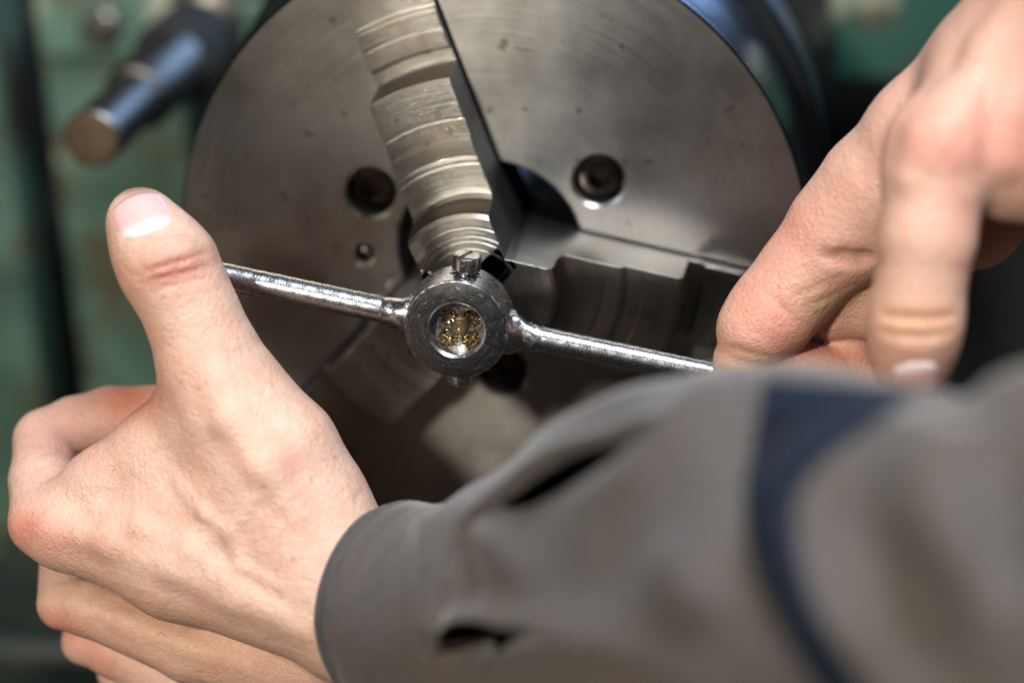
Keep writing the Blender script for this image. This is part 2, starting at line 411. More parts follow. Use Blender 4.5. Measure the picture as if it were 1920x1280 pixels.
# ------------------------------------------------------------------ die stock
HD = 66.6
stock = empty('die_stock', (0, -HD, 0), 'steel die stock with round ring holder and two straight handles held in both hands', 'die stock')
ctr = ray_y(855, 619, -HD); CX, CZ = ctr[0], ctr[2]
RO, TH = 15.2, 14.0
def ringprof():
    return [(8.0, -HD+0.7), (8.7, -HD), (RO-0.9, -HD), (RO-0.25, -HD+0.25), (RO, -HD+0.9), (RO, -HD+TH-1), (RO-1, -HD+TH), (10.2, -HD+TH), (10.2, -HD+5.0), (8.0, -HD+5.0)]
V, F = lathe(ringprof(), 128); V = V+np.array([CX, 0, CZ])
# a hand-worn outline: small dents and burrs
rr = np.random.default_rng(3)
an = np.arctan2(V[:, 2]-CZ, V[:, 0]-CX); rad_ = np.hypot(V[:, 2]-CZ, V[:, 0]-CX)
wob = sum(0.05*np.sin(k*an+p) for k, p in zip((3, 7, 13, 22), rr.uniform(0, 6, 4)))
edge = (rad_ > RO-1.2) & (V[:, 1] < -HD+1.0)
V[:, 1] += np.where(edge, np.abs(wob)*0.8, 0)
RINGC = (CX/1000, CZ/1000)
ring = mk('ring_holder', V, F, M_ringside, stock, sharp=40)
ring.data.materials.append(ringface())
for p in ring.data.polygons:
    if p.normal.y < -0.8 and p.center.y < 0.002: p.material_index = 1
midy = -HD+TH/2
def on_mid(px, py): p = ray_y(px, py, midy); return p
def handle(p_in, p_out, r0, r1, root_r, ext):
    a = on_mid(*p_in); b = on_mid(*p_out); a[1] = b[1] = midy
    c = np.array([CX, midy, CZ]); d = (b-a)/np.linalg.norm(b-a)
    a = a + d*np.dot(c-a, d)                 # foot nearest the ring's centre
    Lr = np.linalg.norm(b-a)+ext
    P = [(root_r, 12.6), (root_r, 14.3), (root_r*0.95, 15.6), (root_r*0.82, 17.2), (r0*1.14, 19.2), (r0*1.05, 20.8), (r0, 22.0)]
    for t in np.linspace(22.5, Lr-3, 60): P.append((r0+(r1-r0)*(t-22.5)/(Lr-25), t))
    P += [(r1*0.97, Lr-1.5), (r1*0.8, Lr-0.5), (r1*0.4, Lr)]
    V, F = rod_lathe(P, a, a+d*Lr, 40)
    t = (V-a) @ d; ph = np.arctan2((V-a)[:, 1], (V-a)[:, 2])
    w = 0.10*np.sin(t*1.3+3*ph)+0.08*np.sin(t*2.9-2*ph+1)+0.05*np.sin(t*5.1+5*ph)
    w = np.where(t < 23, w*4.0, w*0.45)
    rv = V-a-np.outer(t, d); rn = rv/np.maximum(np.linalg.norm(rv, axis=1), 1e-6)[:, None]
    return mk('handle', V+rn*w[:, None], F, M_rod, stock, sharp=60)
handle((720, 581), (412, 516), 3.95, 3.85, 6.0, 21)
handle((1010, 634), (1306, 694), 3.7, 3.1, 6.6, 28)
def radial(ang, t): return np.array([CX+t*math.cos(rad(ang)), midy, CZ+t*math.sin(rad(ang))])
A1 = 80
V, F = rod_lathe([(2.7, 0), (2.7, 2.6), (3.8, 2.8), (4.25, 3.3), (4.25, 6.3), (4.0, 7.1), (3.3, 7.6), (0.05, 7.9)], radial(A1, 13.5), radial(A1, 30), 40)
scr = mk('slotted_screw', V, F, M_screw, stock)
du = np.array([math.cos(rad(A1)), 0, math.sin(rad(A1))]); dv = np.array([0, 1, 0]); dw = np.cross(du, dv)
th = rad(-22); e1 = dv*math.cos(th)+dw*math.sin(th); e2 = -dv*math.sin(th)+dw*math.cos(th)
V, F = box(radial(A1, 21.6)+dw*0.0, (3.6, 14, 1.3), np.stack([du, e1, e2], 1)); cut(scr, [mk('cutter', V, F, None, stock)]); finish(scr, True, 35); bevel(scr, 0.18, 2)
V, F = rod_lathe([(3.7, 0), (3.7, 2.8), (3.4, 4.0), (2.4, 5.0), (0.05, 5.5)], radial(-93, 15.4), radial(-93, 30), 32)
mk('clamp_screw', V, F, M_screw, stock)
# oil gathered round the screw's neck
bmo = bmesh.new()
for k in range(26):
    a = rr.uniform(0, 6.28); rd = rr.uniform(2.6, 4.4)
    p = radial(A1, RO+0.05) + rd*(math.cos(a)*dv + math.sin(a)*dw) - du*(rd*rd*0.02 if True else 0)
    p = p - du*max(0, RO - math.sqrt(max(RO*RO - (rd*math.sin(a))**2, 0)))
    mtx = Matrix.Translation(Vector(p.tolist())) @ Matrix.Diagonal((1, 1, 0.7, 1))
    bmesh.ops.create_icosphere(bmo, subdivisions=2, radius=float(rr.uniform(0.35, 0.95)), matrix=mtx)
V = [v.co[:] for v in bmo.verts]; F = [[v.index for v in f.verts] for f in bmo.faces]; bmo.free()
mk('oil_film', V, F, M_oil, stock)

# threading die sitting inside the ring, with brass chips in its holes
dy = -HD+5.0
V, F = rod_lathe([(10.0, 0.05), (10.0, 8)], (CX, dy, CZ), (CX, 0, CZ), 96)
die = mk('threading_die', V, F, M_die, None, loc=(CX, dy, CZ), sharp=30)
die['label'] = 'round threading die with four chip holes inside the ring holder'; die['category'] = 'threading die'
cs = []
RODC = ray_y(862, 610, dy); DX, DZ = RODC[0], RODC[2]
HOLES = []
for px, py, r in ((842, 594, 2.75), (884, 597, 2.7), (842, 632, 2.9), (883, 637, 2.9)):
    p = ray_y(px, py, dy); HOLES.append((p[0], p[2], r))
    V, F = rod_lathe([(r, -1), (r, 9.5)], (p[0], dy, p[2]), (p[0], 0, p[2]), 40); cs.append(mk('cutter', V, F, None, None, loc=(CX, dy, CZ)))
V, F = rod_lathe([(2.45, -1), (2.45, 9.5)], (DX, dy, DZ), (DX, 0, DZ), 32); cs.append(mk('cutter', V, F, None, None, loc=(CX, dy, CZ)))
cut(die, cs); finish(die, True, 30); bevel(die, 0.15, 1)
rp = [(0.05, 0.2), (0.5, 0.0), (0.55, 0.12), (1.0, 0.12), (1.05, 0.0), (1.55, 0.0), (1.6, 0.15), (1.75, 0.15), (2.2, 0.7)]
t = 0.9
while t < 14: rp += [(2.35, t), (1.95, t+0.35)]; t += 0.7
rp += [(2.1, 15), (2.1, 68)]
V, F = rod_lathe(rp, (DX, dy-2.2, DZ), (DX, 60, DZ), 40)
rod = mk('threaded_rod', V, F, M_brass, None, loc=(DX, dy, DZ), sharp=25)
rod['label'] = 'thin brass rod being threaded, its turned end showing at the die centre'; rod['category'] = 'metal rod'
bmc = bmesh.new()
for hx, hz, hr in HOLES:
    for k in range(330):
        a = rr.uniform(0, 6.28); q = hr*math.sqrt(rr.uniform(0, 1))*0.98
        if math.hypot(hx+q*math.cos(a)-DX, hz+q*math.sin(a)-DZ) < 2.45: continue
        if hz+q*math.sin(a) > 0.5*hr+hz and rr.uniform() < 0.7: continue
        dep = rr.uniform(-0.1, 2.6) if rr.uniform() < 0.8 else rr.uniform(-0.5, 0.3)
        p = Vector((hx+q*math.cos(a), dy+dep, hz+q*math.sin(a)))
        rt = Matrix.Rotation(rr.uniform(0, 6.28), 4, 'X') @ Matrix.Rotation(rr.uniform(0, 6.28), 4, 'Y')
        mtx = Matrix.Translation(p) @ rt @ Matrix.Diagonal((rr.uniform(.16, .38), rr.uniform(.10, .24), rr.uniform(.05, .14), 1))
        bmesh.ops.create_icosphere(bmc, subdivisions=1, radius=1.0, matrix=mtx)
for k in range(60):
    a = rr.uniform(0, 6.28); q = rr.uniform(2.2, 7.4)
    p = Vector((DX+q*math.cos(a), dy-0.1, DZ+q*math.sin(a)))
    mtx = Matrix.Translation(p) @ Matrix.Rotation(rr.uniform(0, 6.28), 4, 'Y') @ Matrix.Diagonal((rr.uniform(.1, .3), .1, rr.uniform(.08, .2), 1))
    bmesh.ops.create_icosphere(bmc, subdivisions=1, radius=1.0, matrix=mtx)
bmc.verts.index_update()
V = [v.co[:] for v in bmc.verts]; F = [[v.index for v in f.verts] for f in bmc.faces]; bmc.free()
ch = mk('brass_chips', V, F, M_chip, None, loc=(CX, dy, CZ), smooth=False)
ch['label'] = 'golden brass cutting chips packed in the holes of the threading die'; ch['category'] = 'metal chips'; ch['kind'] = 'stuff'

# ------------------------------------------------------------------ headstock behind
YP = 215.0
ZTOP = ray_y(1650, 0, YP)[2]+14
hs = empty('lathe_headstock', (0, YP, 0), 'worn green painted lathe headstock blurred behind the chuck', 'machine')
def panel_rect(x0, x1, z0, z1, y0, y1, mat, name, bev=4):
    V, F = slab(x0, x1, y0, y1, z0, z1); o = mk(name, V, F, mat, hs, smooth=True, sharp=40); bevel(o, bev, 3); return o
gl = ray_y(58, 600, YP)[0]; gr = ray_y(140, 600, YP)[0]
panel_rect(-420, gl, -330, ZTOP, YP, YP+40, M_green, 'panel')
panel_rect(gr, ray_y(345, 200, YP)[0], -330, ZTOP, YP, YP+40, M_green, 'panel')
zt = ray_y(1650, 160, YP+6)[2]; xt = ray_y(1555, 60, YP+6)[0]
panel_rect(xt, 420, zt, ZTOP, YP+6, YP+46, M_teal, 'panel')
panel_rect(ray_y(352, 200, YP+70)[0], 430, -330, ZTOP-4, YP+90, YP+110, M_black, 'shade_panel')  # dark sheet added where shade falls right of the chuck
panel_rect(-430, 430, -340, ZTOP-6, YP+150, YP+160, M_black, 'inner_wall')  # its black colour gives the gap its unlit depth
# ledge casting low on the left and the bolted cover above
a = ray_y(40, 1290, YP-60); b = ray_y(300, 1190, YP-60)
V, F = slab(a[0]-20, b[0]+60, YP-110, YP-1, -330, ray_y(150, 1200, YP-110)[2]); o = mk('bed_casting', V, F, M_darkgreen, hs); bevel(o, 12, 3)
def bolt_at(px, py, r, hgt, mat=M_shaft):
    p = ray_y(px, py, YP)
    V, F = rod_lathe([(r*1.5, 0), (r*1.5, 2.5), (r, 2.6), (r, hgt), (r*0.8, hgt+1.5), (0.05, hgt+2)], (p[0], YP-0.5, p[2]), (p[0], YP-100, p[2]), 6 if False else 32)
    return mk('bolt', V, F, mat, hs)
bolt_at(200, 42, 8, 9); bolt_at(400, 28, 13, 12)
p1 = ray_y(172, 262, 62.0)
V, F = rod_lathe([(0.05, 0), (9.4, 0), (10.3, 0.9), (10.3, 52), (12.0, 53), (12.0, 55), (13.6, 58), (13.6, 160)], p1, p1+np.array([0, 100, 0]), 64)
sh = mk('control_shaft', V, F, M_shaft, hs)
V, F = rod_lathe([(0.05, 0), (9.0, 0), (9.0, 0.2), (0.05, 0.2)], p1-np.array([0, 0.3, 0]), p1+np.array([0, 100, 0]), 48)
mk('shaft_end', V, F, M_shaftend, hs)
V, F = rod_lathe([(14, 0), (16.5, 2), (17.5, 4), (17.5, 60)], p1+np.array([0, 104, 0]), p1+np.array([0, 200, 0]), 48)
mk('shaft_collar', V, F, M_black, hs)
pz = ray_y(300, 100, YP)
V, F = slab(gr+2, -60, YP-5, YP-0.5, pz[2]-1, ZTOP-8); o = mk('cover_plate', V, F, M_green, hs); bevel(o, 2, 2)

# ------------------------------------------------------------------ sculpting with distance fields
class Sculpt:
    def __init__(self): self.pr = []
    def cap(self, a, b, ra, rb, k=4.0, sub=False): self.pr.append((np.array(a, float), np.array(b, float), ra, rb, k, sub)); return self
    def chain(self, pts, k=4.0):
        """pts: (px, py, nearness mm, radius mm)"""
        for (p, q) in zip(pts[:-1], pts[1:]): self.cap(pq(*p[:3]), pq(*q[:3]), p[3], q[3], k)
        return self
    def ridges(self, lines):
        """tendons and veins: (points, radius mm, height mm, softness) raised along the surface"""
        V, F = self.mesh(1.6); bv = bvh_of(V, F)
        for pts, r, hgt, k in lines:
            H = []
            for x, y in pts:
                P, nn = hit(bv, x, y)
                if P is not None: H.append(P-nn*(r-hgt))
            n = len(H)
            for i, (a, b) in enumerate(zip(H[:-1], H[1:])): self.cap(a, b, r*(0.9 if i else 0.6), r*(0.9 if i < n-2 else 0.6), k)
    def grooves(self, lines):
        """wrinkles: (points (px, py), radius mm, depth mm, softness) laid on the surface the lens sees"""
        V, F = self.mesh(1.6); bv = bvh_of(V, F)
        for pts, r, dep, k in lines:
            H = []
            for x, y in pts:
                P, nn = hit(bv, x, y)
                if P is not None: H.append(P+nn*(r-dep))
            n = len(H)
            for i, (a, b) in enumerate(zip(H[:-1], H[1:])):
                f0 = 0.45+0.55*math.sin(math.pi*i/(n-1)); f1 = 0.45+0.55*math.sin(math.pi*(i+1)/(n-1))
                self.cap(a, b, r*f0, r*f1, k, True)
    @staticmethod
    def d(X, Y, Z, a, b, ra, rb):
        ab = b-a; l2 = max(float(ab@ab), 1e-9)
        t = ((X-a[0])*ab[0]+(Y-a[1])*ab[1]+(Z-a[2])*ab[2])/l2; t = np.clip(t, 0, 1)
        return np.sqrt((X-a[0]-t*ab[0])**2+(Y-a[1]-t*ab[1])**2+(Z-a[2]-t*ab[2])**2) - (ra+(rb-ra)*t)
    def mesh(self, h=0.9, lo=None, hi=None):
        A = np.array([np.minimum(p[0]-p[2], p[1]-p[3]) for p in self.pr if not p[5]]).min(0)-3
        B = np.array([np.maximum(p[0]+p[2], p[1]+p[3]) for p in self.pr if not p[5]]).max(0)+3
        if lo is not None: A = np.maximum(A, lo)
        if hi is not None: B = np.minimum(B, hi)
        n = np.ceil((B-A)/h).astype(int)+1
        ax = [(A[i]+h*np.arange(n[i])).astype(np.float32) for i in range(3)]
        f = np.full(n, 15.0, np.float32)
        for a, b, ra, rb, k, sub in self.pr:
            mlo = np.minimum(a-ra, b-rb)-k-2*h; mhi = np.maximum(a+ra, b+rb)+k+2*h
            i0 = np.clip(np.floor((mlo-A)/h).astype(int), 0, n); i1 = np.clip(np.ceil((mhi-A)/h).astype(int)+1, 0, n)
            if (i1 <= i0).any(): continue
            sl = tuple(slice(i0[i], i1[i]) for i in range(3))
            X = ax[0][sl[0]][:, None, None]; Y = ax[1][sl[1]][None, :, None]; Z = ax[2][sl[2]][None, None, :]
            dd = self.d(X, Y, Z, a, b, ra, rb); g = f[sl]
            if sub:
                dd = -dd; hh = np.clip(0.5-0.5*(dd-g)/k*-1.0, 0, 1)      # smooth max
                hh = np.clip(0.5+0.5*(dd-g)/k, 0, 1); f[sl] = g*(1-hh)+dd*hh + k*hh*(1-hh)
            else:
                hh = np.clip(0.5+0.5*(g-dd)/k, 0, 1); f[sl] = g*(1-hh)+dd*hh - k*hh*(1-hh)
        f[0], f[-1] = 15, 15; f[:, 0], f[:, -1] = 15, 15; f[:, :, 0], f[:, :, -1] = 15, 15
        return surface_nets(f, A, h)
def surface_nets(f, A, h):
    ins = f < 0; n = np.array(f.shape)
    c = np.zeros(n-1, np.int8)
    offs = [(i, j, k) for i in (0, 1) for j in (0, 1) for k in (0, 1)]
    for i, j, k in offs: c += ins[i:n[0]-1+i, j:n[1]-1+j, k:n[2]-1+k]
    cell = np.argwhere((c > 0) & (c < 8)); idx = np.full(n-1, -1, np.int64); idx[tuple(cell.T)] = np.arange(len(cell))
    vals = {o: f[cell[:, 0]+o[0], cell[:, 1]+o[1], cell[:, 2]+o[2]] for o in offs}
    acc = np.zeros((len(cell), 3)); cnt = np.zeros(len(cell))
    for o in offs:
        for ax in range(3):
            if o[ax] == 1: continue
            o2 = tuple(1 if i == ax else o[i] for i in range(3)); a, b = vals[o], vals[o2]
            mk_ = (a < 0) != (b < 0); t = np.where(mk_, a/np.where(mk_, a-b, 1), 0)
            p = np.zeros((len(cell), 3)); p[:] = o; p[:, ax] = t
            acc += p*mk_[:, None]; cnt += mk_
    V = A + (cell + acc/cnt[:, None])*h
    Q = []
    for ax in range(3):
        u, v = [(1, 2), (2, 0), (0, 1)][ax]
        s0 = [slice(None)]*3; s1 = [slice(None)]*3; s0[ax] = slice(0, -1); s1[ax] = slice(1, None)
        a, b = ins[tuple(s0)], ins[tuple(s1)]
        e = np.argwhere(a != b); e = e[(e[:, u] > 0) & (e[:, v] > 0) & (e[:, u] < n[u]-1) & (e[:, v] < n[v]-1)]
        flip = a[tuple(e.T)]
        def at(du, dv_):
            q = e.copy(); q[:, u] -= du; q[:, v] -= dv_; return idx[tuple(q.T)]
        q = np.stack([at(0, 0), at(1, 0), at(1, 1), at(0, 1)], 1)
        q = np.where(flip[:, None], q, q[:, ::-1]); Q.append(q)
    Q = np.concatenate(Q); Q = Q[(Q >= 0).all(1)]
    for _ in range(2):                                    # light relaxing
        s = np.zeros_like(V); k = np.zeros(len(V))
        for i in range(4):
            np.add.at(s, Q[:, i], V[Q[:, (i+1) % 4]]+V[Q[:, i-1]]); np.add.at(k, Q[:, i], 2)
        V = V*0.5 + 0.5*s/np.maximum(k, 1)[:, None]
    return V, Q
def tone(o, Qv, base, spots):
    """skin tone per vertex: redder knuckles, dirt under a nail, painted pale lit and warm shaded areas: (px, py, rx, ry, angle, strength, colour)"""
    c = np.tile(np.array(base, float), (len(Qv), 1)); px, py = q2px(Qv)
    for (x, y, rx, ry, an, s, col) in spots:
        ca, sa = math.cos(rad(an)), math.sin(rad(an)); u = ((px-x)*ca+(py-y)*sa)/rx; v = (-(px-x)*sa+(py-y)*ca)/ry
        w = np.exp(-(u*u+v*v))*s; c = c*(1-w[:, None])+np.array(col)*w[:, None]
    at = o.data.color_attributes.new('tone', 'FLOAT_COLOR', 'POINT')
    at.data.foreach_set('color', np.concatenate([c, np.ones((len(c), 1))], 1).ravel().astype(np.float32))
def bvh_of(Vq, F): return BVHTree.FromPolygons([Vector(v) for v in Vq.tolist()], [tuple(map(int, f)) for f in F])
def hit(bv, px, py):
    o = Vector((0, 0, D0)); d = Vector(((px-960)/FPX, -(py-640)/FPX, -1.0)).normalized()
    h, nn, _, _ = bv.ray_cast(o, d)
    return (np.array(h), np.array(nn)) if h is not None else (None, None)

person = empty('person', q2p(pq(960, 900, 60)), 'person in a grey brown work jacket gripping the die stock with both bare hands', 'person')

# ---- the arm from the lower right, thumb up (its hand is seen from the back)
s = Sculpt()
s.chain([(263, 413, 14, 9.3), (285, 452, 14.5, 11.2), (316, 500, 15, 13.3), (352, 570, 14, 12.2), (374, 625, 13, 12.4), (398, 690, 12, 14.5), (440, 770, 11, 17), (515, 862, 11, 18.5), (580, 935, 11, 15.0), (640, 1070, 12, 17)], 5)
s.chain([(352, 790, 4, 12.5), (290, 852, 0, 11.5), (195, 908, -3, 9.8), (110, 958, -5, 8.8)], 7)
s.chain([(400, 830, 3, 15), (330, 940, 2, 13), (250, 985, 0, 11)], 8)
s.chain([(72, 985, -6, 8.2), (120, 1000, -3, 9.2), (330, 1065, 5, 13.5), (620, 1135, 12, 18)], 7)
s.chain([(560, 980, 9, 17), (420, 990, 6, 15), (300, 1010, 3, 12)], 9)
s.chain([(470, 900, 8, 17), (600, 1060, 12, 18)], 9)
s.chain([(122, 1134, -22, 7.3), (165, 1140, -20, 8), (360, 1215, -15, 10), (660, 1225, -6, 20)], 2.6)
s.chain([(160, 1205, -36, 6.4), (215, 1222, -33, 7.5), (380, 1300, -28, 9), (660, 1290, -16, 20)], 2.4)
s.chain([(222, 1262, -49, 6), (300, 1296, -46, 7), (430, 1370, -42, 9), (680, 1330, -22, 17)], 2.4)
s.chain([(700, 1170, 13, 19), (880, 1185, 48, 17)], 8)
# index finger curling away behind the thumb
s.chain([(76, 975, -6, 9), (80, 900, -18, 9.6), (86, 826, -30, 9.4), (140, 800, -33, 9.0), (208, 782, -34, 9.2), (330, 772, -24, 8.6)], 2.2)
# the other three, folded under the palm
s.chain([(118, 1128, -23, 7.6), (130, 1000, -45, 8.6), (230, 930, -52, 8), (340, 880, -40, 7.4)], 2.5)
s.chain([(160, 1200, -37, 7), (180, 1080, -56, 8.2), (290, 1010, -60, 7.6), (390, 960, -46, 7)], 2.5)
s.chain([(225, 1258, -50, 6.4), (250, 1150, -68, 7), (350, 1090, -64, 6.4), (430, 1050, -50, 6)], 2.5)
# wrinkles over the thumb's joint and where the wrist bends
s.ridges([([(90, 985), (200, 1010), (320, 1060), (440, 1120), (560, 1180)], 4.0, 1.3, 5), ([(180, 960), (260, 985), (350, 1030), (430, 1085), (520, 1150)], 3.0, 0.9, 4),
          ([(400, 700), (430, 780), (500, 880), (560, 960)], 4.0, 0.9, 5), ([(130, 1125), (230, 1160), (340, 1205), (460, 1250)], 3.0, 0.9, 3),
          ([(480, 930), (430, 1000), (450, 1060), (520, 1100)], 1.6, 0.55, 2.5), ([(330, 900), (380, 960), (430, 1000)], 1.6, 0.5, 2.5),
          ([(262, 490), (300, 478), (345, 470), (385, 462)], 4.5, 0.9, 4)])
s.grooves([([(252, 520), (275, 508), (305, 499), (340, 490), (372, 480), (396, 472)], 0.65, 0.5, 0.8),
           ([(262, 534), (290, 524), (325, 516), (365, 507), (400, 502)], 0.6, 0.5, 0.7),
           ([(275, 548), (310, 538), (350, 528), (395, 520)], 0.5, 0.38, 0.6),
           ([(245, 455), (275, 446), (310, 440), (345, 436), (368, 440)], 0.6, 0.5, 0.7),
           ([(255, 478), (290, 466), (330, 456), (372, 450)], 0.5, 0.22, 0.8),
           ([(470, 690), (492, 700), (512, 715)], 0.5, 0.38, 0.6), ([(455, 705), (480, 722), (505, 738)], 0.5, 0.38, 0.6),
           ([(60, 860), (90, 848), (125, 842), (150, 850)], 0.5, 0.25, 0.7), ([(50, 885), (85, 872), (120, 866)], 0.5, 0.38, 0.6),
           ([(660, 945), (672, 930), (684, 915)], 0.6, 0.5, 0.7)])
Vq, Fq = s.mesh(0.85)
arm1 = mk('arm', q2p(Vq), Fq, M_skin, person, sharp=0)
arm1['label'] = 'left forearm and hand with the thumb up, seen from the back'
RED = (0.60, 0.19, 0.14); PALE = (0.66, 0.44, 0.33)
tone(arm1, Vq, (0.62, 0.405, 0.305), [
    (45, 990, 45, 40, 30, 0.75, RED), (110, 1010, 70, 30, 20, 0.35, RED), (120, 1175, 60, 30, 25, 0.75, RED), (190, 1240, 50, 24, 25, 0.6, RED),
    (322, 506, 74, 34, -15, 0.75, (0.58, 0.19, 0.15)), (320, 465, 60, 18, -15, 0.35, (0.45, 0.26, 0.20)), (245, 750, 75, 50, 0, 0.9, (0.46, 0.13, 0.08)),  # last spot: shade painted on the finger behind the thumb
    (110, 820, 70, 80, 0, 0.6, (0.48, 0.23, 0.20)), (205, 500, 30, 90, -15, 0.5, (0.60, 0.28, 0.17)), (450, 850, 160, 130, 40, 0.55, PALE),  # includes painted light: thumb's duller left side, pale lit back of the hand
    (350, 1200, 260, 70, 20, 0.45, (0.60, 0.33, 0.19)), (270, 640, 30, 90, -10, 0.4, (0.62, 0.30, 0.18)), (255, 354, 60, 10, -8, 0.8, (0.08, 0.065, 0.05))])  # orange shade painted on the lower hand and thumb side; nail dirt last
bv1 = bvh_of(Vq, Fq)
def nail(bv, c, ang, wid, ln, parent, lift=0.35, pink=(0.66, 0.395, 0.375), moon=(0.77, 0.62, 0.60), lab=None):
    """plate laid on the finger end; c = picture point, ang = direction of the tip, width and length in picture px"""
    nu, nv = 21, 19; top = []; bot = []; cols = []
    ca, sa = math.cos(rad(ang)), math.sin(rad(ang))
    for j in range(nv):
        v = -1+2*j/(nv-1)
        for i in range(nu):
            u = -1+2*i/(nu-1)
            x = u*wid/2*(1-0.10*max(0, -v)-0.16*max(0, v)**2); y = v*ln/2
            if v > 0: y = v*ln/2*(1-0.38*u*u)                      # rounded free edge
            else: y = v*ln/2*(1-0.22*u*u)
            px = c[0]+x*(-sa)+y*ca; py = c[1]-(x*ca)-y*sa if False else c[1]-(y*sa)-(x*ca)
            P, nn = hit(bv, px, py)
            if P is None: P, nn = (top[-1] if top else pq(px, py, 5)), np.array([0, 0, 1.0])
            e = max(abs(u), abs(v)); hgt = lift*(1-e**6) - 0.15*e**6
            top.append(P+nn*hgt); bot.append(P-nn*0.9)
            mo = 1/(1+math.exp((v+0.45+0.25*u*u)*14)); edge = 0.85/(1+math.exp(-(v-0.87)*45))
            col = np.array(pink)*(1-mo)+np.array(moon)*mo; col = col*(1-edge)+np.array((0.10, 0.085, 0.07))*edge; cols.append(col)
    Vn = np.array(top+bot); n1 = nu*nv; Fn = []
    for j in range(nv-1):
        for i in range(nu-1):
            a_ = j*nu+i; Fn += [(a_, a_+1, a_+nu+1, a_+nu), (n1+a_, n1+a_+nu, n1+a_+nu+1, n1+a_+1)]
    bd = [i for i in range(nu)]+[j*nu+nu-1 for j in range(1, nv)]+[(nv-1)*nu+i for i in range(nu-2, -1, -1)]+[j*nu for j in range(nv-2, 0, -1)]
    for k in range(len(bd)):
        a_, b_ = bd[k], bd[(k+1) % len(bd)]; Fn.append((a_, n1+a_, n1+b_, b_))
    o = mk('fingernail', q2p(Vn), Fn, M_nail, parent, sharp=60)
    at = o.data.color_attributes.new('tone', 'FLOAT_COLOR', 'POINT')
    cc = np.concatenate([np.array(cols+cols), np.ones((2*n1, 1))], 1); at.data.foreach_set('color', cc.ravel().astype(np.float32))
    return o
nail(bv1, (264, 401), 109, 114, 84, arm1)

# ---- the arm from the upper right
s = Sculpt()
# thumb side: wrist, thumb base, thumb
s.chain([(2300, -300, 110, 32), (2080, -20, 52, 28), (1885, 135, 34, 20.5), (1745, 265, 24, 18), (1650, 355, 14, 15.5), (1575, 430, 8, 13.8), (1506, 515, 4, 12.2), (1446, 588, 2, 11.8), (1412, 622, 2, 10.6)], 6)
s.chain([(1650, 370, 12, 16), (1590, 440, 8, 13)], 7)
# fingertip pressed under the thumb
s.chain([(1640, 720, -16, 8), (1480, 690, -6, 8.5), (1392, 676, -1, 8.6)], 1.0)
# folded finger and palm seen between thumb and the near finger
s.chain([(1470, 575, -6, 7), (1560, 578, -8, 8.5), (1680, 570, -6, 11)], 3)
s.chain([(1500, 545, -4, 8.5), (1640, 528, -4, 10)], 4)
s.chain([(1600, 440, 0, 10), (1720, 420, 10, 16), (1800, 380, 20, 20)], 6)
s.chain([(1590, 665, -14, 7.6), (1600, 700, -14, 7.6), (1850, 860, -20, 8.5), (2110, 600, 10, 9.5), (2040, 330, 55, 11)], 2)
# near finger
s.chain([(1768, 285, 66, 12.5), (1752, 350, 68, 11.8), (1738, 450, 68, 11.6), (1724, 545, 66, 10.6), (1716, 605, 64, 11.4), (1712, 650, 60, 10.4), (1712, 690, 56, 9.6)], 5)
# back of the hand up to the knuckles
s.chain([(1770, 275, 62, 13), (1880, 150, 50, 16), (2060, -20, 60, 24)], 12)
s.chain([(1900, 270, 66, 12), (1940, 150, 56, 18), (2080, -20, 64, 24)], 8)
s.chain([(1850, 300, 60, 11), (1905, 318, 60, 12), (1990, 310, 58, 13)], 8)
s.chain([(2010, 300, 58, 12), (2020, 140, 52, 18), (2060, -40, 60, 24)], 8)
s.chain([(1900, 275, 64, 12), (1960, 330, 60, 11.5), (2090, 420, 30, 10.5), (2110, 560, 0, 9)], 4)
s.chain([(2010, 300, 58, 12), (2110, 400, 50, 11), (2160, 500, 10, 10), (2080, 600, -10, 8.5)], 4)
s.ridges([([(1765, 290), (1800, 200), (1850, 90), (1900, 0)], 5.0, 1.5, 6), ([(1888, 300), (1900, 200), (1915, 100)], 5.0, 1.6, 6), ([(1700, 330), (1730, 250), (1790, 150)], 3.5, 1.0, 5),
          ([(1740, 275), (1770, 262), (1800, 275)], 7.0, 1.6, 6)])
s.grooves([([(1650, 590), (1700, 598), (1750, 600), (1790, 592)], 1.2, 0.6, 1.6), ([(1650, 622), (1700, 630), (1750, 630), (1785, 622)], 1.2, 0.5, 1.6),
           ([(1338, 636), (1360, 648), (1385, 655), (1410, 662), (1440, 668)], 0.8, 0.5, 0.9),
           ([(1440, 548), (1455, 566), (1470, 582), (1486, 600)], 0.8, 0.4, 1.2),
           ([(1545, 480), (1580, 484), (1620, 487), (1650, 487)], 2.2, 1.6, 2.5),
           ([(1480, 560), (1530, 540), (1580, 515)], 0.6, 0.45, 0.7), ([(1500, 580), (1560, 555), (1610, 530)], 0.6, 0.45, 0.7)])
Vq2, Fq2 = s.mesh(0.9)
arm2 = mk('arm', q2p(Vq2), Fq2, M_skin, person, sharp=0)
arm2['label'] = 'right forearm and hand reaching down from above'
tone(arm2, Vq2, (0.60, 0.355, 0.265), [
    (1450, 590, 110, 55, 50, 0.6, RED), (1480, 430, 90, 60, 50, 0.45, RED), (1400, 600, 60, 40, 0, 0.4, (0.64, 0.28, 0.20)), (1590, 660, 60, 30, 0, 0.6, (0.62, 0.24, 0.16)),
    (1400, 680, 60, 14, 0, 0.75, (0.56, 0.37, 0.20)), (1560, 560, 90, 30, -10, 0.5, (0.48, 0.28, 0.14)), (1730, 420, 50, 110, 0, 0.25, PALE), (1770, 270, 90, 60, 0, 0.5, RED), (1900, 270, 70, 60, 0, 0.5, RED), (1720, 600, 80, 40, 0, 0.6, (0.60, 0.31, 0.15))])
bv2 = bvh_of(Vq2, Fq2)
nail(bv2, (1718, 712), -84, 92, 70, arm2, lift=0.6)

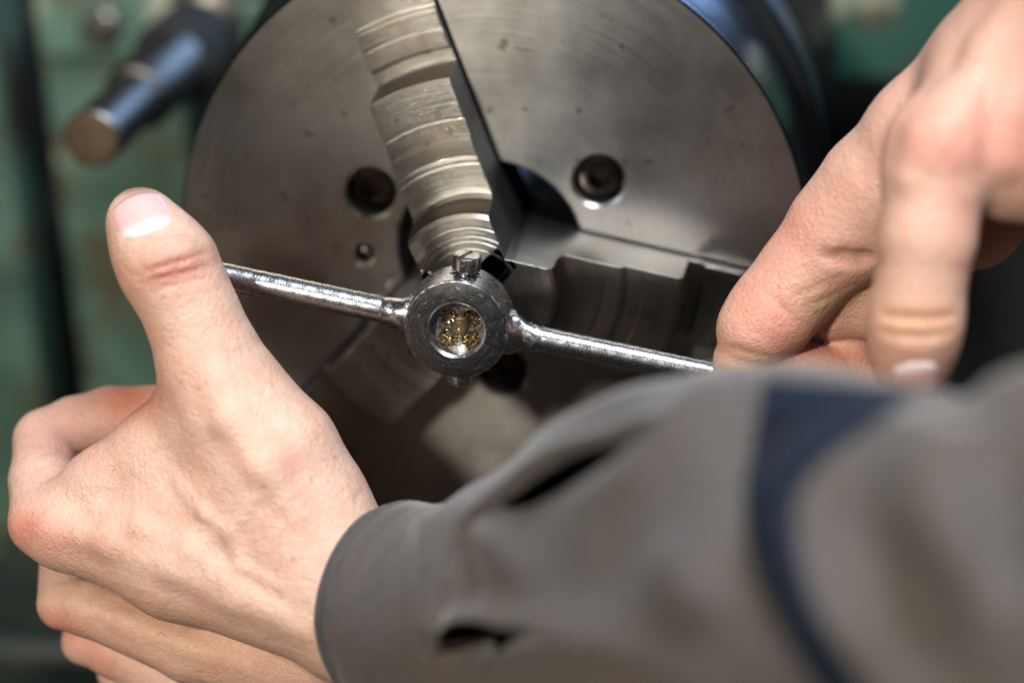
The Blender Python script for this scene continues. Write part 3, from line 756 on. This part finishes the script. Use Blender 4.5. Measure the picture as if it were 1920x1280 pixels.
# ---- sleeve
def spline(P, t):
    P = np.asarray(P, float); n = len(P)-1; x = np.clip(t*n, 0, n-1e-6); i = x.astype(int); f = (x-i)[:, None]
    p0 = P[np.maximum(i-1, 0)]; p1_ = P[i]; p2 = P[np.minimum(i+1, n)]; p3 = P[np.minimum(i+2, n)]
    return 0.5*((2*p1_)+(-p0+p2)*f+(2*p0-5*p1_+4*p2-p3)*f*f+(-p0+3*p1_-3*p2+p3)*f**3)
# centre (q mm), up radius, near radius
ST = [(-41, -75, 10, 28.5, 20), (-31, -76, 24, 30, 24), (-18, -77, 40, 31.5, 29), (-2, -75, 58, 34, 33), (16, -71, 80, 38, 37), (36, -66, 106, 46, 41), (56, -62, 136, 52, 44), (80, -60, 168, 55, 46), (108, -60, 196, 57, 48), (140, -62, 222, 60, 50)]
NT, NVV = 460, 560
TOP = np.array([(600, 990), (690, 965), (740, 947), (775, 943), (810, 949), (870, 940), (930, 905), (1000, 868), (1100, 805), (1200, 750), (1280, 712), (1350, 690), (1420, 682), (1500, 680), (1600, 692), (1700, 712), (1780, 732), (1850, 722), (1920, 692), (2100, 650)], float)
tt = np.linspace(0, 1, NT); st = spline(ST, tt); C = st[:, :3]
tan = np.gradient(C, axis=0); tan /= np.linalg.norm(tan, axis=1)[:, None]
upv = np.array([0, 1, 0])-tan*tan[:, 1:2]; upv /= np.linalg.norm(upv, axis=1)[:, None]
near = np.cross(tan, upv); near *= np.sign(near[:, 2:3])
for _ in range(6):                                        # let the upper outline of the sleeve follow its folds
    T = C+upv*st[:, 3:4]; tx, ty = q2px(T)
    e = (ty-np.interp(tx, TOP[:, 0], TOP[:, 1]))*(D0-T[:, 2])/FPX
    st[:, 3] += 0.8*np.convolve(np.pad(e, 4, mode='edge'), np.ones(9)/9, 'valid')
vv = np.linspace(0, 2*math.pi, NVV, endpoint=False)
G = C[:, None, :] + np.cos(vv)[None, :, None]*(upv*st[:, 3:4])[:, None, :] + np.sin(vv)[None, :, None]*(near*st[:, 4:5])[:, None, :]
G[..., 0] += 9.0*np.clip(-np.cos(vv), 0, 1)[None, :]**1.3*np.exp(-tt*12)[:, None]      # the cuff's lower edge slips back along the arm
nrmG = np.cos(vv)[None, :, None]*upv[:, None, :]+np.sin(vv)[None, :, None]*near[:, None, :]
def seg_dist(px, py, pts):
    """distance to a stroke, signed side, and position along it 0..1"""
    best = np.full(px.shape, 1e9); sd = np.zeros(px.shape); al = np.zeros(px.shape); n = len(pts)-1
    for i, ((x0, y0), (x1, y1)) in enumerate(zip(pts[:-1], pts[1:])):
        dx, dy_ = x1-x0, y1-y0; l2 = dx*dx+dy_*dy_
        t = np.clip(((px-x0)*dx+(py-y0)*dy_)/l2, 0, 1); ddx, ddy = px-x0-t*dx, py-y0-t*dy_
        d = np.hypot(ddx, ddy); mm = d < best
        best = np.where(mm, d, best); sd = np.where(mm, np.sign(dx*ddy-dy_*ddx), sd); al = np.where(mm, (i+t)/n, al)
    return best, sd, al
gx, gy = q2px(G); front = np.clip(np.sin(vv)+0.6, 0, 1)[None, :]
disp = np.zeros(gx.shape)
def stroke(pts, w, amp, taper=True):
    d, sdn, al = seg_dist(gx, gy, pts); t = np.sin(np.pi*np.clip(al*0.9+0.05, 0, 1))**0.6 if taper else 1.0
    return np.exp(-(d/w)**2)*amp*t
FL = [(925, 958), (1000, 922), (1065, 893), (1130, 870), (1215, 838)]
d, sdn, al = seg_dist(gx, gy, FL); tp_ = np.sin(np.pi*np.clip(al*0.92+0.04, 0, 1))**0.5     # the upper fold overhangs a dark crease
disp += np.where(sdn > 0, -2.2*np.exp(-(d/50)**2), 3.6*np.exp(-(d/44)**2)-2.4*np.exp(-(d/7)**2))*tp_
disp += stroke([(1000, 850), (1120, 800), (1230, 735)], 30, 2.5)
disp += stroke([(1040, 930), (1180, 880), (1290, 790), (1370, 720)], 50, 3.0)
disp += stroke([(900, 960), (960, 1040), (1010, 1120)], 45, 2.0)
disp += stroke([(860, 1000), (880, 1080), (900, 1150)], 26, -1.5)
disp += stroke([(790, 960), (800, 1060), (800, 1200)], 22, 1.2)
disp += stroke([(840, 1120), (830, 1200), (850, 1280)], 20, -1.4)
disp += stroke([(1418, 740), (1402, 850), (1400, 950), (1430, 1080), (1500, 1210)], 50, -4.0)   # gathers along the navy band
disp += stroke([(1560, 840), (1480, 900), (1470, 1000), (1500, 1110), (1570, 1220)], 46, 4.0)
disp += stroke([(1620, 1000), (1700, 1130), (1760, 1260)], 60, -4.0)
disp += stroke([(1720, 820), (1760, 960), (1850, 1120)], 70, 3.0)
disp += stroke([(1900, 860), (1880, 980), (1900, 1100)], 40, -3.5)
disp += stroke([(1250, 1000), (1300, 1100), (1330, 1180)], 60, 2.0)
disp += stroke([(1640, 720), (1780, 752), (1860, 745)], 40, -3.0)
# the placket: cloth above overhangs a dark opening
PL = [(868, 1196), (905, 1176), (980, 1176), (1080, 1196), (1200, 1236), (1330, 1300)]
d, sdn, al = seg_dist(gx, gy, PL)
below = np.where(sdn > 0, 1, 0)
disp += np.exp(-(d/55)**2)*np.where(below, -8.0*np.exp(-(d/60)**2), 4.0)*np.clip(1.15-al, 0, 1)
lf = sum(rng.uniform(0.3, 0.8)*np.sin(a*gx/100+b*gy/100+c) for a, b, c in rng.uniform(0.6, 2.4, (7, 3))*np.array([1, 1, 3]))
disp = (disp*1.9 + 0.45*lf)*front
# hem at the cuff: a doubled edge with a stitched line
uu = tt*300
hem = np.where(uu < 29, 0.5, 0.0)-2.4*np.exp(-((uu-29.5)/2.0)**2)+0.9*np.exp(-((uu-34)/2.2)**2); disp += hem[:, None]
disp -= 0.9*np.exp(-(uu/1.2)**2)[:, None]
G2 = G+nrmG*disp[..., None]
def inside(poly):
    x, y = gx, gy; c = np.zeros(gx.shape, bool)
    for (x0, y0), (x1, y1) in zip(poly, poly[1:]+poly[:1]):
        c ^= ((y0 > y) != (y1 > y)) & (x < (x1-x0)*(y-y0)/((y1-y0) or 1e-9)+x0)
    return c & (np.sin(vv)[None, :] > 0)
# holes cut through the cloth for shade: cuff placket's open end, upper fold's crease
GAP = inside([(844, 1216), (851, 1186), (874, 1164), (905, 1158), (945, 1163), (975, 1176), (932, 1190), (906, 1212), (900, 1240), (908, 1272), (896, 1262), (888, 1236), (870, 1230)])
fc = [(925, 958, 0), (960, 941, 2.6), (1005, 920, 4.2), (1065, 893, 4.8), (1125, 872, 4.4), (1185, 850, 3.4), (1245, 822, 0)]
GAP |= inside([(x-h*0.35, y-h) for x, y, h in fc]+[(x+h*0.35, y+h) for x, y, h in fc[::-1]])
def sleeve_part(name, i0, i1, mat, inward, label=None):
    g = G2[i0:i1]; n_ = i1-i0; nn = nrmG[i0:i1]
    V = np.concatenate([g.reshape(-1, 3), (g-nn*inward).reshape(-1, 3)]); off = n_*NVV; F = []
    for i in range(n_-1):
        for j in range(NVV):
            j2 = (j+1) % NVV; a_, b_, c_, d_ = i*NVV+j, i*NVV+j2, (i+1)*NVV+j2, (i+1)*NVV+j
            if GAP[i0+i, j]:
                for (p_, q_, ni, nj) in ((a_, b_, i-1, j), (b_, c_, i, j2), (c_, d_, i+1, j), (d_, a_, i, (j-1) % NVV)):
                    if 0 <= ni < n_-1 and not GAP[i0+ni, nj]: F.append((p_, q_, off+q_, off+p_))
                continue
            F.append((a_, b_, c_, d_)); F.append((off+a_, off+d_, off+c_, off+b_))
    for i in (0, n_-1):
        for j in range(NVV):
            j2 = (j+1) % NVV; F.append((i*NVV+j, off+i*NVV+j, off+i*NVV+j2, i*NVV+j2))
    o = mk(name, q2p(V), F, mat, person if name == 'jacket_sleeve' else sleeve, sharp=70)
    return o, V, F
HEM = 46
sleeve, Vs, Fs = sleeve_part('jacket_sleeve', HEM, NT, M_cloth, 1.0)
cuff, _, _ = sleeve_part('cuff', 0, HEM+1, M_cuff, 1.2)
bvs = bvh_of(Vs, Fs)
bms = bmesh.new()                                          # two rows of stitches along the hem
for row in (37, 54):
    for j in range(0, NVV, 9):
        a_ = G2[row, j]+nrmG[row, j]*0.05; b_ = G2[row, (j+4) % NVV]+nrmG[row, (j+4) % NVV]*0.05
        a_, b_ = q2p(a_), q2p(b_); d_ = Vector((b_-a_).tolist())
        mtx = Matrix.Translation(Vector(((a_+b_)/2).tolist())) @ d_.to_track_quat('Z', 'Y').to_matrix().to_4x4() @ Matrix.Diagonal((0.16, 0.16, d_.length/2, 1))
        bmesh.ops.create_icosphere(bms, subdivisions=1, radius=1.0, matrix=mtx)
bms.verts.index_update()
V = [v.co[:] for v in bms.verts]; F = [[v.index for v in f.verts] for f in bms.faces]; bms.free()
mk('stitching', V, F, M_cuff, sleeve)
Lft = [(1436, 716), (1424, 770), (1408, 850), (1394, 920), (1400, 1000), (1418, 1080), (1452, 1160), (1496, 1235), (1546, 1310)]
Rgt = [(1720, 732), (1645, 795), (1558, 855), (1502, 920), (1492, 1000), (1512, 1090), (1554, 1180), (1606, 1260), (1660, 1330)]
tl = np.linspace(0, 1, 80); Le = spline(Lft, tl); Re = spline(Rgt, tl); rows = []
for k in range(80):
    row = []
    for q in np.linspace(0, 1, 16):
        x, y = Le[k]*(1-q)+Re[k]*q; P, nn = hit(bvs, x, y)
        row.append(None if P is None else P+np.array(nn)*0.5)
    if all(r is not None for r in row): rows.append(row)
tp = np.array(rows).reshape(-1, 3); nr = len(rows)
bt = tp-np.array([0, 0, 1.0]); V = np.concatenate([tp, bt]); F = []
for i in range(nr-1):
    for j in range(15):
        a_ = i*16+j; F += [(a_, a_+1, a_+17, a_+16), (len(tp)+a_, len(tp)+a_+16, len(tp)+a_+17, len(tp)+a_+1)]
bd = [j for j in range(16)]+[i*16+15 for i in range(1, nr)]+[(nr-1)*16+j for j in range(14, -1, -1)]+[i*16 for i in range(nr-2, 0, -1)]
for k in range(len(bd)): F.append((bd[k], len(tp)+bd[k], len(tp)+bd[(k+1) % len(bd)], bd[(k+1) % len(bd)]))
mk('navy_band', q2p(V), F, M_stripe, sleeve, sharp=60)

for o in bpy.data.objects:
    if '_loc' in o: del o['_loc']
